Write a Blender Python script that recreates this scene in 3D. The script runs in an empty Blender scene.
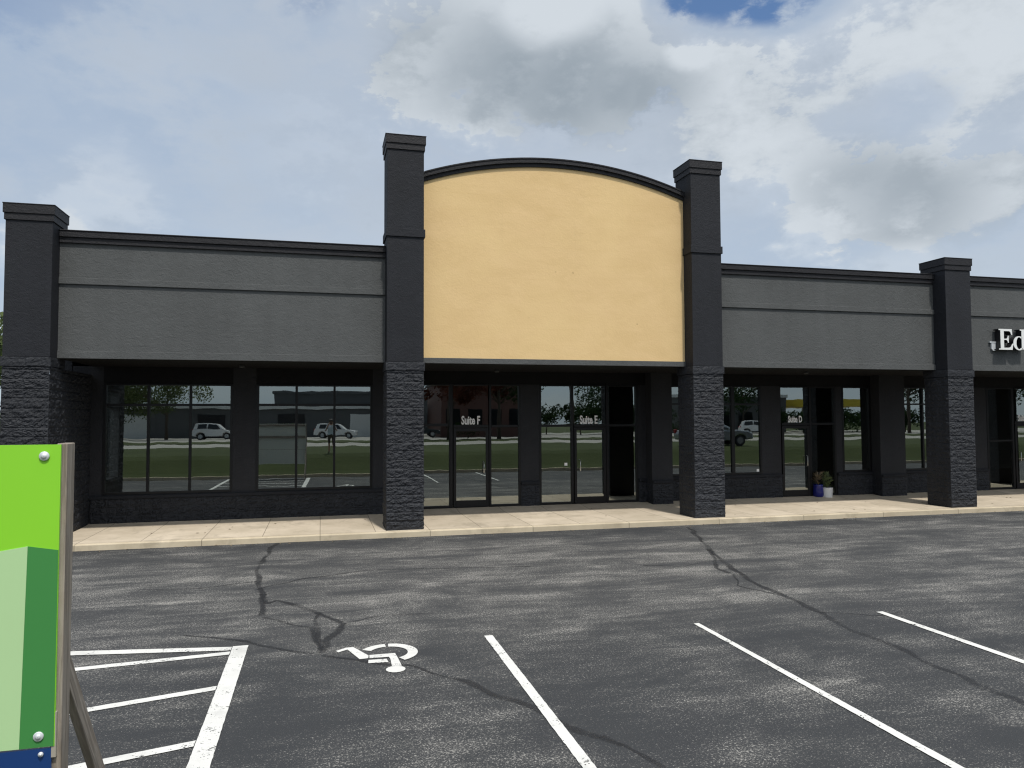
import bpy, bmesh, math, random
from mathutils import Vector, Matrix, noise
R = math.radians
random.seed(7)
S = bpy.context.scene
COL = S.collection

# ------------------------------------------------------------------ camera
H = 2.72
def camera():
    yaw, pitch, roll = R(14.224), R(2.484), R(-0.225)
    f = Vector((math.sin(yaw)*math.cos(pitch), math.cos(yaw)*math.cos(pitch), math.sin(pitch)))
    r = Vector((math.cos(yaw), -math.sin(yaw), 0)); u = r.cross(f)
    r2 = r*math.cos(roll) + u*math.sin(roll); u2 = -r*math.sin(roll) + u*math.cos(roll)
    m = Matrix((r2, u2, -f)).transposed().to_4x4(); m.translation = (0, 0, H)
    cd = bpy.data.cameras.new('camera'); co = bpy.data.objects.new('camera', cd); COL.objects.link(co)
    co.matrix_world = m; cd.sensor_width = 36; cd.lens = 36*753.65/1024; cd.clip_start = .05; cd.clip_end = 5000
    S.camera = co
camera()

# ------------------------------------------------------------------ exposure, sun, sky
S.view_settings.view_transform = 'Standard'; S.view_settings.look = 'None'
S.view_settings.gamma = 1; S.view_settings.exposure = 0.08; S.view_settings.use_curve_mapping = False
S.cycles.use_denoising = True; S.cycles.denoising_prefilter = 'NONE'; S.cycles.pixel_filter_type = 'BLACKMAN_HARRIS'; S.cycles.filter_width = 1.2
S.cycles.sample_clamp_indirect = 4; S.cycles.caustics_reflective = False; S.cycles.caustics_refractive = False
SUN_AZ, SUN_EL = R(9), R(63.5)          # azimuth: from -Y (street side) towards +X
sv = Vector((math.sin(SUN_AZ)*math.cos(SUN_EL), -math.cos(SUN_AZ)*math.cos(SUN_EL), math.sin(SUN_EL)))
ld = bpy.data.lights.new('sun', 'SUN'); ld.energy = 3.2; ld.angle = R(3.0); ld.color = (1, .955, .88)
lo = bpy.data.objects.new('sun', ld); COL.objects.link(lo); lo.location = (0, 0, 60)
lo.rotation_euler = sv.to_track_quat('Z', 'Y').to_euler()

class NT:
    """small helper round a node tree"""
    def __init__(s, tree): s.t = tree; tree.nodes.clear()
    def n(s, kind, **kw):
        nd = s.t.nodes.new(kind)
        for k, v in kw.items():
            if k.startswith('_'): setattr(nd, k[1:], v)
            else:
                sock = nd.inputs[int(k[1:])] if k[0] == 'i' and k[1:].isdigit() else nd.inputs[k.replace('__', ' ')]
                if hasattr(v, 'is_output') or isinstance(v, bpy.types.NodeSocket): s.t.links.new(v, sock)
                else: sock.default_value = v
        return nd
    def math(s, op, a, b=None, c=None, clamp=False):
        nd = s.n('ShaderNodeMath', _operation=op, _use_clamp=clamp)
        for i, v in enumerate((a, b, c)):
            if v is None: continue
            if isinstance(v, bpy.types.NodeSocket): s.t.links.new(v, nd.inputs[i])
            else: nd.inputs[i].default_value = v
        return nd.outputs[0]
    def mix(s, f, a, b, mode='MIX'):
        nd = s.n('ShaderNodeMix', _data_type='RGBA', _blend_type=mode, _clamp_factor=True)
        for i, v in ((0, f), (6, a), (7, b)):
            if isinstance(v, bpy.types.NodeSocket): s.t.links.new(v, nd.inputs[i])
            elif i == 0: nd.inputs[0].default_value = v
            else: nd.inputs[i].default_value = (*v[:3], 1)
        return nd.outputs[2]
    def noise(s, vec, scale, detail=4, rough=.55, dist=0):
        nd = s.n('ShaderNodeTexNoise', Scale=scale, Detail=detail, Roughness=rough, Distortion=dist)
        if vec is not None: s.t.links.new(vec, nd.inputs['Vector'])
        return nd.outputs['Fac']
    def ramp(s, f, lo, hi, a=0., b=1., smooth=True):
        nd = s.n('ShaderNodeMapRange', i0=f, i1=lo, i2=hi, i3=a, i4=b)
        nd.interpolation_type = 'SMOOTHSTEP' if smooth else 'LINEAR'
        return nd.outputs[0]
    def scale(s, vec, sc, loc=(0, 0, 0)):
        nd = s.n('ShaderNodeMapping', Vector=vec, Scale=sc, Location=loc); return nd.outputs[0]

def sky():
    w = bpy.data.worlds.new('World'); S.world = w; w.use_nodes = True
    t = NT(w.node_tree)
    d = t.n('ShaderNodeTexCoord').outputs['Generated']
    nsk = t.n('ShaderNodeTexSky', _sky_type='NISHITA', _sun_disc=False, _sun_elevation=SUN_EL,
              _sun_rotation=math.pi - SUN_AZ, _air_density=1.0, _dust_density=.6, _ozone_density=1.5)
    sep = t.n('ShaderNodeSeparateXYZ', Vector=d)
    z = t.math('MAXIMUM', sep.outputs[2], 0.0)
    k = t.math('DIVIDE', 1.0, t.math('ADD', z, .16))
    pv = t.n('ShaderNodeCombineXYZ', X=t.math('MULTIPLY', sep.outputs[0], k), Y=t.math('MULTIPLY', sep.outputs[1], k), Z=0.0).outputs[0]
    big = t.noise(t.scale(pv, (.75, .95, 1), (3.1, 1.7, 0)), 1.0, 7, .52)
    mid = t.noise(t.scale(d, (1, 1, 1.9), (7.3, 4.1, 2)), 4.2, 10, .58, .15)
    puff = t.noise(t.scale(d, (1, 1, 1.5), (1.3, 8.1, 5)), 11.0, 10, .62, .1)
    wisp = t.noise(t.scale(d, (1, 1, 2.2), (4.4, 2.1, 6)), 27.0, 8, .65, .2)
    wob = t.math('ADD', t.math('ADD', t.math('SUBTRACT', puff, .5), t.math('MULTIPLY', t.math('SUBTRACT', wisp, .5), .45)), t.math('MULTIPLY', t.math('SUBTRACT', mid, .5), 1.3))
    def blob(v, r, amp, soft=.7):          # a bank of cloud (or a gap) r radians wide round one direction of the sky
        v = Vector(v).normalized()
        df = t.n('ShaderNodeVectorMath', _operation='SUBTRACT', i0=d, i1=v).outputs[0]
        df = t.n('ShaderNodeVectorMath', _operation='MULTIPLY', i0=df, i1=(1, 1, 1.5)).outputs[0]
        ln = t.n('ShaderNodeVectorMath', _operation='LENGTH', i0=df).outputs[1]
        ln = t.math('ADD', t.math('DIVIDE', ln, r), t.math('MULTIPLY', wob, 1.6))
        return t.math('MULTIPLY', t.ramp(ln, 1.0, 1.0-soft), amp)
    def total(items):
        o = None
        for it in items:
            b = blob(*it); o = b if o is None else t.math('ADD', o, b)
        return o
    CL = [((.22, .86, .455), .22, .62), ((.34, .83, .43), .17, .60), ((.425, .80, .405), .10, .5), ((.31, .87, .385), .14, .40), ((.12, .89, .455), .14, .40), ((.45, .80, .36), .14, .3),
          ((.62, .74, .255), .10, .5), ((.70, .69, .24), .10, .5), ((.575, .79, .225), .07, .40), ((.655, .73, .175), .08, .4), ((-.26, .93, .235), .11, .38), ((-.30, .92, .19), .07, .3),
          ((.60, .70, .41), .28, .38), ((.72, .60, .36), .26, .42), ((.50, .80, .30), .24, .36), ((-.15, .92, .33), .3, .28), ((.08, .94, .32), .2, .2)]
    GAP = [((.44, .765, .478), .10, 1.15, 1.1), ((.395, .79, .48), .05, .7, 1.), ((.50, .73, .475), .08, .8, 1.1), ((.285, .89, .355), .05, .35), ((.63, .70, .345), .075, .45), ((.58, .74, .34), .05, .3), ((-.30, .85, .46), .13, .35), ((-.02, .87, .49), .08, .3)]
    cover = t.math('ADD', t.math('MULTIPLY', big, .75), t.math('MULTIPLY', wob, .6))
    cover = t.math('SUBTRACT', t.math('ADD', cover, total(CL)), total(GAP))
    dens = t.ramp(cover, .38, 1.05)
    veil = t.ramp(cover, -.35, .38, 0, .84)
    veil = t.math('MAXIMUM', veil, dens)
    DK = [((.33, .858, .395), .14, .6), ((.13, .892, .435), .13, .5), ((.25, .87, .41), .13, .5), ((.40, .825, .395), .08, .4), ((.62, .742, .25), .11, .5), ((.72, .68, .235), .13, .5), ((.60, .73, .31), .10, .25)]
    LT = [((.26, .84, .478), .06, .6), ((.42, .797, .43), .04, .7), ((.575, .79, .222), .05, .35), ((.665, .725, .165), .06, .4), ((-.27, .93, .245), .06, .4)]
    shade = t.math('ADD', .26, t.math('MULTIPLY', wob, 1.9))
    shade = t.math('SUBTRACT', t.math('ADD', shade, total(DK)), total(LT))
    shade = t.ramp(shade, -.1, 1.5)
    cl = t.mix(shade, (6.5, 7.05, 7.6), (3.2, 3.75, 4.3))
    thin = t.mix(t.ramp(t.math('ADD', big, t.math('MULTIPLY', wob, .7)), .25, .75), (4.5, 5.4, 6.6), (5.55, 6.15, 6.85))
    cl = t.mix(dens, thin, cl)
    blue = t.mix(1.0, nsk.outputs[0], (1.0, 1.15, 1.3), 'MULTIPLY')
    out = t.mix(veil, blue, cl)
    # thin cloud round the sun scatters a broad bright glow
    sd = t.n('ShaderNodeVectorMath', _operation='DOT_PRODUCT', i0=d, i1=sv.normalized()).outputs[1]
    glow = t.math('POWER', t.ramp(sd, .45, 1.0, smooth=False), 1.3)
    gc = t.n('ShaderNodeVectorMath', _operation='SCALE', i0=(10.5, 10.0, 9.0), Scale=glow).outputs[0]
    out = t.n('ShaderNodeVectorMath', _operation='ADD', i0=out, i1=gc).outputs[0]
    bg = t.n('ShaderNodeBackground', Color=out, Strength=.093)
    t.n('ShaderNodeOutputWorld', Surface=bg.outputs[0])
sky()

# ------------------------------------------------------------------ materials
MATS = {}
def mat(name, build):
    m = bpy.data.materials.new(name); m.use_nodes = True
    t = NT(m.node_tree); sh = build(t); t.n('ShaderNodeOutputMaterial', Surface=sh); MATS[name] = m
    return m
def pb(t, col, rough=.6, bump=None, bstr=.3, bdist=.01, metal=0., spec=.5):
    kw = dict(Base__Color=col if isinstance(col, bpy.types.NodeSocket) else (*col, 1), Roughness=rough, Metallic=metal)
    nd = t.n('ShaderNodeBsdfPrincipled', **kw); nd.inputs['Specular IOR Level'].default_value = spec
    if bump is not None:
        b = t.n('ShaderNodeBump', Height=bump, Strength=bstr, Distance=bdist); t.t.links.new(b.outputs[0], nd.inputs['Normal'])
    return nd.outputs[0]
def objc(t): return t.n('ShaderNodeNewGeometry').outputs['Position']
def dbl(c, k): return tuple(min(1, x*k) for x in c)

def stucco(name, c, var=.12, rough=.75, streak=0.):
    def b(t):
        p = objc(t)
        blot = t.noise(p, .7, 5, .6); gr = t.noise(p, 55, 3, .7); run = t.noise(t.scale(p, (3.0, 3.0, .25)), 1, 4, .6)
        f = t.math('ADD', t.math('MULTIPLY', blot, .45), t.math('ADD', t.math('MULTIPLY', run, .25), t.math('MULTIPLY', t.noise(p, 5.5, 6, .7), .3)))
        col = t.mix(t.ramp(f, .3, .7), dbl(c, 1-var), dbl(c, 1+var))
        return pb(t, col, rough, t.math('ADD', t.math('MULTIPLY', gr, .8), t.math('MULTIPLY', t.noise(p, 11, 5, .65, .8), 1.3)), .7, .016, spec=.3)
    return mat(name, b)
stucco('fascia_grey', (.081, .085, .086), .12)
stucco('charcoal_paint', (.0145, .016, .0205), .2)
stucco('header_shade', (.004, .004, .005), .2)  # wall above the windows, its shade under the soffit put into the colour
stucco('wall_charcoal', (.024, .025, .029), .15)
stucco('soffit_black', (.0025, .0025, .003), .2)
stucco('trim_dark', (.016, .016, .019), .15, .6)
stucco('stone_black', (.022, .024, .029), .3, .65)
def tan_board(t):
    p = objc(t)
    lay = t.noise(t.scale(p, (.9, 1, 2.2)), 1.3, 7, .7, .4); blot = t.noise(p, .45, 5, .6); spk = t.noise(p, 26, 4, .7); pit = t.noise(p, 3.1, 2, .5)
    sxyz = t.n('ShaderNodeSeparateXYZ', Vector=p)
    hf = t.math('FRACT', t.math('DIVIDE', t.math('ADD', sxyz.outputs[2], t.math('MULTIPLY', t.noise(p, 1.5, 3), .03)), .41))
    seam = t.math('MULTIPLY', t.ramp(t.math('ABSOLUTE', t.math('SUBTRACT', hf, .5)), .47, .5), t.ramp(t.noise(t.scale(p, (1.3, 1, 3)), 1.0, 3), .42, .62))
    col = t.mix(t.ramp(lay, .3, .72), (.655, .468, .236), (.705, .508, .268))
    col = t.mix(t.math('MULTIPLY', t.ramp(blot, .4, .65), .5), col, (.73, .54, .275))
    col = t.mix(t.math('MULTIPLY', seam, .38), col, (.62, .43, .20))
    run = t.noise(t.scale(p, (5.0, 1, .22), (2, 0, 5)), 1.0, 5, .6)
    col = t.mix(t.ramp(run, .56, .75, 0, .07), col, (.42, .31, .17))
    hole = t.math('MULTIPLY', t.ramp(t.noise(p, 4.5, 1, .4), .80, .83), .55)
    col = t.mix(hole, col, (.33, .22, .11))
    return pb(t, col, .85, t.math('ADD', t.math('MULTIPLY', spk, 1.0), t.math('MULTIPLY', t.noise(p, 8, 5, .65), .8)), .4, .010, spec=.15)
mat('tan_board', tan_board)
def asphalt(t):
    p = objc(t)
    xyz = t.n('ShaderNodeSeparateXYZ', Vector=p); Y = xyz.outputs[1]
    wv = t.n('ShaderNodeCombineXYZ', X=xyz.outputs[0], Y=t.math('ADD', Y, t.math('MULTIPLY', t.noise(p, .35, 3), .9)), Z=0.0).outputs[0]
    band = t.noise(t.scale(wv, (.12, 1.0, 1)), 1.1, 7, .66)
    band2 = t.noise(t.scale(wv, (.16, 3.2, 1), (5, 3, 0)), 1.2, 8, .70)
    blot = t.noise(t.scale(p, (.7, 1.1, 1), (2, 9, 0)), .9, 8, .70, .3)
    g0 = t.noise(p, 26, 3, .75); g1 = t.noise(p, 55, 2, .8); g2 = t.noise(p, 140, 2, .7)
    grit = t.math('ADD', t.math('MULTIPLY', g1, .55), t.math('ADD', t.math('MULTIPLY', g2, .2), t.math('MULTIPLY', g0, .25)))
    aisle = t.math('MULTIPLY', t.ramp(Y, 8.3, 10.2), t.ramp(Y, 16.9, 15.8))      # traffic lane, worn greyer
    streak = t.math('SUBTRACT', t.math('ADD', t.math('MULTIPLY', band, .42), t.math('MULTIPLY', band2, .58)), .5)
    wear = t.math('ADD', .49, t.math('MULTIPLY', streak, t.math('ADD', .45, t.math('MULTIPLY', aisle, .22))))
    wear = t.math('ADD', wear, t.math('MULTIPLY', t.math('SUBTRACT', blot, .5), .62))
    wear = t.math('ADD', wear, t.math('MULTIPLY', aisle, .05))
    # stone grains break through the sealer where it has worn thin: grain by grain, not as a smear
    cut = t.math('ADD', wear, t.math('MULTIPLY', t.math('SUBTRACT', grit, .5), 1.9))
    worn = t.ramp(cut, .53, .61)
    bare = t.ramp(cut, .645, .70)
    fine = t.ramp(g2, .35, .75)
    base = t.mix(fine, (.024, .026, .029), (.047, .050, .054))
    base = t.mix(t.math('MULTIPLY', aisle, .40), base, (.050, .051, .053))
    base = t.mix(t.math('MULTIPLY', t.ramp(Y, 16.2, 17.1), .5), base, (.022, .024, .028))
    col = t.mix(t.math('MULTIPLY', t.ramp(wear, .40, .62), .18), base, (.085, .085, .084))
    col = t.mix(t.math('MULTIPLY', worn, .58), col, (.13, .128, .122))
    col = t.mix(t.math('MULTIPLY', bare, .85), col, (.33, .32, .30))
    return pb(t, col, .82, t.math('ADD', t.math('MULTIPLY', g1, .7), g2), .45, .008, spec=.3)
mat('asphalt', asphalt)
def tar(t):
    p = objc(t)
    uv = t.n('ShaderNodeUVMap').outputs[0]; v = t.n('ShaderNodeSeparateXYZ', Vector=uv).outputs[0]
    e = t.math('ABSOLUTE', t.math('SUBTRACT', v, .5))
    a = t.math('ADD', e, t.math('MULTIPLY', t.math('SUBTRACT', t.noise(p, 9, 5, .7), .5), .55))
    al = t.math('MULTIPLY', t.ramp(a, .46, .16), t.ramp(t.noise(p, 1.6, 4), .32, .60, .22, .66))
    sh = pb(t, (.020, .021, .024), .65)
    return t.n('ShaderNodeMixShader', i0=al, i1=t.n('ShaderNodeBsdfTransparent').outputs[0], i2=sh).outputs[0]
mat('tar', tar)
def paint_white(t):
    p = objc(t)
    w = t.math('ADD', t.math('MULTIPLY', t.noise(p, 38, 3, .7), .6), t.math('MULTIPLY', t.noise(p, 5, 4, .6), .4))
    col = t.mix(t.noise(p, 3, 4), (.54, .54, .52), (.67, .67, .65))
    col = t.mix(t.ramp(t.noise(p, 1.3, 5, .7), .5, .72, 0, .5), col, (.36, .36, .35))
    w = t.math('ADD', w, t.math('MULTIPLY', t.math('SUBTRACT', t.noise(p, 1.1, 3), .5), .22))
    sh = pb(t, col, .7, t.noise(p, 60, 2), .4, .005)
    return t.n('ShaderNodeMixShader', i0=t.ramp(w, .375, .425), i1=t.n('ShaderNodeBsdfTransparent').outputs[0], i2=sh).outputs[0]
mat('paint_white', paint_white)
def concrete(name, a, b_, jx=1.22, jy=None):
    def b(t):
        p = objc(t); xyz = t.n('ShaderNodeSeparateXYZ', Vector=p)
        bl = t.noise(p, 1.1, 6, .65); gr = t.noise(p, 70, 3, .7); st = t.noise(t.scale(p, (1, .5, 1), (4, 4, 4)), 2.3, 5, .6, .6)
        slab = t.n('ShaderNodeTexWhiteNoise', _noise_dimensions='1D', W=t.math('FLOOR', t.math('DIVIDE', xyz.outputs[0], jx))).outputs[0]
        col = t.mix(t.ramp(bl, .3, .7), a, b_)
        col = t.mix(t.math('MULTIPLY', slab, .45), col, dbl(a, .8))
        col = t.mix(t.ramp(st, .52, .75, 0, .55), col, dbl(a, .6))
        fx = t.math('FRACT', t.math('DIVIDE', xyz.outputs[0], jx)); j = t.ramp(t.math('ABSOLUTE', t.math('SUBTRACT', fx, .5)), .5-.011/jx, .5-.003/jx)
        if jy:
            j2 = t.ramp(t.math('ABSOLUTE', t.math('SUBTRACT', xyz.outputs[1], jy)), .012, .004); j = t.math('MAXIMUM', j, j2)
        col = t.mix(t.math('MULTIPLY', j, .75), col, (.10, .085, .065))
        return pb(t, col, .85, t.math('SUBTRACT', gr, t.math('MULTIPLY', j, 2.)), .3, .008, spec=.25)
    return mat(name, b)
concrete('sidewalk', (.455, .39, .298), (.585, .505, .40), 1.22, 17.49)
concrete('kerb', (.46, .39, .28), (.60, .52, .385), 2.44)
concrete('road', (.30, .29, .27), (.38, .37, .34), 4.5)
def simple(name, c, rough=.5, var=.1, ns=8., metal=0., spec=.5, bump=0.):
    def b(t):
        p = t.n('ShaderNodeTexCoord').outputs['Object']
        n = t.noise(p, ns, 4, .6)
        return pb(t, t.mix(n, dbl(c, 1-var), dbl(c, 1+var)), rough, n if bump else None, bump, .01, metal, spec)
    return mat(name, b)
simple('frame_black', (.007, .007, .008), .42, .1, spec=.3)
simple('frame_bronze', (.16, .15, .15), .35, .1)
simple('handle_steel', (.55, .55, .54), .3, .05, 8, 1.)
simple('white_vinyl', (.88, .88, .87), .5, .03)
simple('white_plastic', (.72, .73, .72), .35, .03)
simple('sign_black', (.012, .012, .014), .4)
simple('sign_lime', (.255, .64, .035), .32, .04, 1.5)
simple('sign_pale', (.44, .65, .345), .32, .03, 1.5)
simple('sign_forest', (.055, .24, .065), .32, .04, 1.5)
simple('sign_blue', (.012, .045, .17), .32, .05, 1.5)
simple('sign_edge', (.6, .62, .55), .5)
simple('zinc', (.60, .63, .66), .5, .1, 40, .25)
simple('glazed_blue', (.012, .016, .16), .2, .1)
simple('glazed_white', (.72, .72, .72), .35, .03)
simple('leaf_plant', (.09, .12, .045), .5, .4, 9)
simple('leaf_bronze', (.17, .13, .08), .5, .3, 9)
simple('bark', (.07, .055, .042), .9, .35, 6, bump=.6)
simple('soil', (.03, .022, .016), .95, .3, 20)
simple('room_wall', (.10, .10, .10), .8, .05, 1)
simple('room_floor', (.05, .048, .045), .6, .2, 2)
simple('roof_felt', (.12, .12, .12), .9, .2, 3)
simple('rubber', (.015, .015, .016), .7, .1)
simple('car_white', (.70, .71, .72), .22, .02, 2)
simple('car_silver', (.36, .38, .40), .25, .05, 2, .6)
simple('car_dark', (.02, .03, .035), .22, .1, 2)
simple('car_glass', (.01, .012, .014), .06, .05)
simple('lamp_clear', (.7, .7, .68), .15, .05)
simple('lamp_red', (.35, .01, .01), .2, .05)
simple('depot_grey', (.085, .09, .095), .7, .12, .6)
simple('depot_white', (.6, .62, .62), .6, .08, .6)
simple('brick_red', (.085, .04, .033), .8, .25, 4)
simple('canopy_yellow', (.72, .55, .06), .5, .05, 1)
simple('shop_beige', (.34, .31, .26), .7, .1, 1)
simple('pole_wood', (.11, .085, .065), .9, .25, 4)
simple('skin', (.48, .27, .19), .55, .06, 12)
simple('shirt_pale', (.60, .68, .76), .8, .05, 20)
simple('shorts_brown', (.10, .075, .06), .85, .1, 20)
simple('hair_dark', (.025, .018, .014), .6, .2, 40)
def wood(t):
    p = t.n('ShaderNodeTexCoord').outputs['Object']
    g = t.noise(t.scale(p, (38, 38, 2.2)), 1., 5, .65, .6); b = t.noise(p, 3.5, 4, .6); k = t.noise(t.scale(p, (14, 14, 5)), 1.2, 2)
    col = t.mix(t.ramp(g, .3, .7), (.15, .125, .10), (.36, .315, .265))
    col = t.mix(t.ramp(b, .45, .7, 0, .5), col, (.24, .19, .14)); col = t.mix(t.ramp(k, .70, .76, 0, .7), col, (.07, .05, .035))
    return pb(t, col, .85, g, .5, .004)
mat('weathered_wood', wood)
def grass(t):
    p = objc(t)
    a = t.noise(p, .25, 5, .6); b = t.noise(p, 6, 4, .7)
    col = t.mix(t.ramp(a, .35, .7), (.034, .048, .012), (.046, .062, .017)); col = t.mix(t.ramp(b, .5, .75, 0, .5), col, (.07, .075, .03))
    return pb(t, col, .9, b, .8, .05, spec=.2)
mat('grass', grass)
def leaf(name, a, b_):
    def f(t):
        rnd = t.n('ShaderNodeTexCoord').outputs['Object']
        n = t.noise(rnd, 1.3, 3, .6); n2 = t.noise(rnd, 14, 2)
        col = t.mix(t.ramp(t.math('ADD', t.math('MULTIPLY', n, .6), t.math('MULTIPLY', n2, .4)), .38, .62), a, b_)
        d = t.n('ShaderNodeBsdfDiffuse', Color=col).outputs[0]; tr = t.n('ShaderNodeBsdfTranslucent', Color=col).outputs[0]
        return t.n('ShaderNodeMixShader', i0=.3, i1=d, i2=tr).outputs[0]
    return mat(name, f)
leaf('leaf_green', (.06, .085, .035), (.14, .17, .075))
leaf('leaf_dark', (.014, .03, .013), (.035, .06, .022))
leaf('leaf_red', (.05, .018, .014), (.10, .035, .022))
def glass(name, refl, tint):
    def b(t):
        p = objc(t)
        wav = t.n('ShaderNodeBump', Height=t.noise(p, .9, 2, .5), Strength=.06, Distance=.02).outputs[0]
        fr = t.math('ADD', t.math('MULTIPLY', t.n('ShaderNodeFresnel', IOR=1.55).outputs[0], 1.3), refl, clamp=True)
        gl = t.n('ShaderNodeBsdfGlossy', Color=(.92, 1.0, .97, 1), Roughness=.004, Normal=wav).outputs[0]
        tr = t.n('ShaderNodeBsdfTransparent', Color=(*tint, 1)).outputs[0]
        return t.n('ShaderNodeMixShader', i0=fr, i1=tr, i2=gl).outputs[0]
    return mat(name, b)
glass('tinted_glass', .23, (.52, .56, .55))
glass('clear_glass', .05, (.85, .9, .88))

# ------------------------------------------------------------------ mesh helpers
class MB:
    def __init__(s): s.v = []; s.f = []; s.mi = []; s.uv = None; s.cur = 0
    def add(s, vs, fs):
        o = len(s.v); s.v += [Vector(v) for v in vs]
        for f in fs: s.f.append([o+i for i in f]); s.mi.append(s.cur)
        return s
    def box(s, x0, x1, y0, y1, z0, z1):
        return s.add([(x0,y0,z0),(x1,y0,z0),(x1,y1,z0),(x0,y1,z0),(x0,y0,z1),(x1,y0,z1),(x1,y1,z1),(x0,y1,z1)],
                     [(3,2,1,0),(4,5,6,7),(0,1,5,4),(1,2,6,5),(2,3,7,6),(3,0,4,7)])
    def quad(s, *p): return s.add(p, [tuple(range(len(p)))])
    def prism(s, pts, y0, y1):           # outline in X,Z extruded along Y
        n = len(pts)
        vs = [(x, y0, z) for x, z in pts] + [(x, y1, z) for x, z in pts]
        return s.add(vs, [tuple(range(n)), tuple(range(2*n-1, n-1, -1))] + [(i, n+i, n+(i+1) % n, (i+1) % n) for i in range(n)])
    def bar(s, a, b, w, d, up=(0, 0, 1)):
        a = Vector(a); b = Vector(b); z = (b-a).normalized(); x = z.cross(Vector(up))
        x = x.normalized() if x.length > 1e-4 else Vector((1, 0, 0)); y = z.cross(x)
        vs = [c + x*sx*w/2 + y*sy*d/2 for c in (a, b) for sx, sy in ((-1,-1),(1,-1),(1,1),(-1,1))]
        return s.add(vs, [(3,2,1,0),(4,5,6,7),(0,1,5,4),(1,2,6,5),(2,3,7,6),(3,0,4,7)])
    def tube(s, pts, rad, n=10, cap=True):
        rings = []; pts = [Vector(p) for p in pts]
        rad = rad if isinstance(rad, (list, tuple)) else [rad]*len(pts)
        o = len(s.v)
        for i, p in enumerate(pts):
            z = (pts[min(i+1, len(pts)-1)] - pts[max(i-1, 0)]).normalized()
            x = z.orthogonal().normalized() if abs(z.z) < .99 else Vector((1, 0, 0)); y = z.cross(x)
            s.v += [p + (x*math.cos(6.28318*k/n) + y*math.sin(6.28318*k/n))*rad[i] for k in range(n)]
        for i in range(len(pts)-1):
            for k in range(n):
                s.f.append([o+i*n+k, o+i*n+(k+1) % n, o+(i+1)*n+(k+1) % n, o+(i+1)*n+k]); s.mi.append(s.cur)
        if cap:
            s.f.append([o+k for k in range(n)][::-1]); s.f.append([o+(len(pts)-1)*n+k for k in range(n)]); s.mi += [s.cur]*2
        return s
    def lathe(s, c, prof, n=24):
        c = Vector(c); o = len(s.v)
        for r, z in prof: s.v += [c + Vector((r*math.cos(6.28318*k/n), r*math.sin(6.28318*k/n), z)) for k in range(n)]
        for i in range(len(prof)-1):
            for k in range(n): s.f.append([o+i*n+k, o+i*n+(k+1) % n, o+(i+1)*n+(k+1) % n, o+(i+1)*n+k]); s.mi.append(s.cur)
        return s

WORLD = {}
def tag(o, label=None, cat=None, group=None, kind=None):
    if label: o['label'] = label
    if cat: o['category'] = cat
    if group: o['group'] = group
    if kind: o['kind'] = kind
    return o
def link(o, parent, w):
    COL.objects.link(o); WORLD[o.name] = Vector(w)
    if parent: o.parent = parent; o.location = Vector(w) - WORLD[parent.name]
    else: o.location = w
    return o
def empty(name, loc, label, cat, group=None, parent=None):
    o = bpy.data.objects.new(name, None); o.empty_display_size = .3
    link(o, parent, loc); return tag(o, label, cat, group)
def obj(name, mb, mats, parent=None, smooth=False, bevel=0., origin=None):
    me = bpy.data.meshes.new(name)
    lo_ = Vector([min(v[i] for v in mb.v) for i in range(3)]); hi = Vector([max(v[i] for v in mb.v) for i in range(3)])
    c = Vector(origin) if origin else (lo_+hi)/2
    me.from_pydata([v-c for v in mb.v], [], mb.f)
    for m in ([mats] if isinstance(mats, str) else mats): me.materials.append(MATS[m])
    for p, i in zip(me.polygons, mb.mi): p.material_index = i; p.use_smooth = smooth
    if mb.uv:
        ul = me.uv_layers.new(name='UVMap')
        for l in me.loops: ul.data[l.index].uv = mb.uv[l.vertex_index]
    if not smooth:
        bm = bmesh.new(); bm.from_mesh(me); bmesh.ops.recalc_face_normals(bm, faces=bm.faces); bm.to_mesh(me); bm.free()
    o = bpy.data.objects.new(name, me)
    link(o, parent, c)
    if bevel:
        b = o.modifiers.new('bevel', 'BEVEL'); b.width = bevel; b.segments = 2; b.limit_method = 'ANGLE'
    return o
def struct(name, mb, mats, label=None, **k): return tag(obj(name, mb, mats, **k), label, None, None, 'structure')
def copy_tree(o, parent=None):
    c = o.copy(); COL.objects.link(c); c.parent = parent
    for ch in [x for x in bpy.data.objects if x.parent == o]: copy_tree(ch, c)
    return c

# ------------------------------------------------------------------ ground and paving
KY, SZ, PY, FY, WY, RY = 17.28, .13, 17.5, 17.97, 20.45, 20.85
m = MB(); m.quad((-2500, -2500, -.12), (2500, -2500, -.12), (2500, 2500, -.12), (-2500, 2500, -.12))
struct('ground', m, 'grass')
m = MB(); m.quad((-60, 2.98, 0), (90, 2.98, 0), (90, KY+.02, 0), (-60, KY+.02, 0)); m.quad((-60, KY+.02, 0), (-7.2, KY+.02, 0), (-7.2, 60, 0), (-60, 60, 0))
struct('parking_lot', m, 'asphalt')
m = MB(); m.box(-7.2, 60, KY+.15, 20.2, -.1, SZ)
m.quad((-7.2, 20.2, SZ), (60, 20.2, SZ), (60, RY, .185), (-7.2, RY, .185)); m.quad((-7.2, RY, .185), (60, RY, .185), (60, RY+.75, .185), (-7.2, RY+.75, .185)); struct('sidewalk', m, 'sidewalk')
m = MB(); m.box(-7.2, 60, KY, KY+.147, -.1, SZ-.002); struct('kerb', m, 'kerb', bevel=.02)
m = MB(); m.box(-60, 90, 2.83, 2.98, -.1, .15); struct('kerb', m, 'kerb', bevel=.02)
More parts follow.
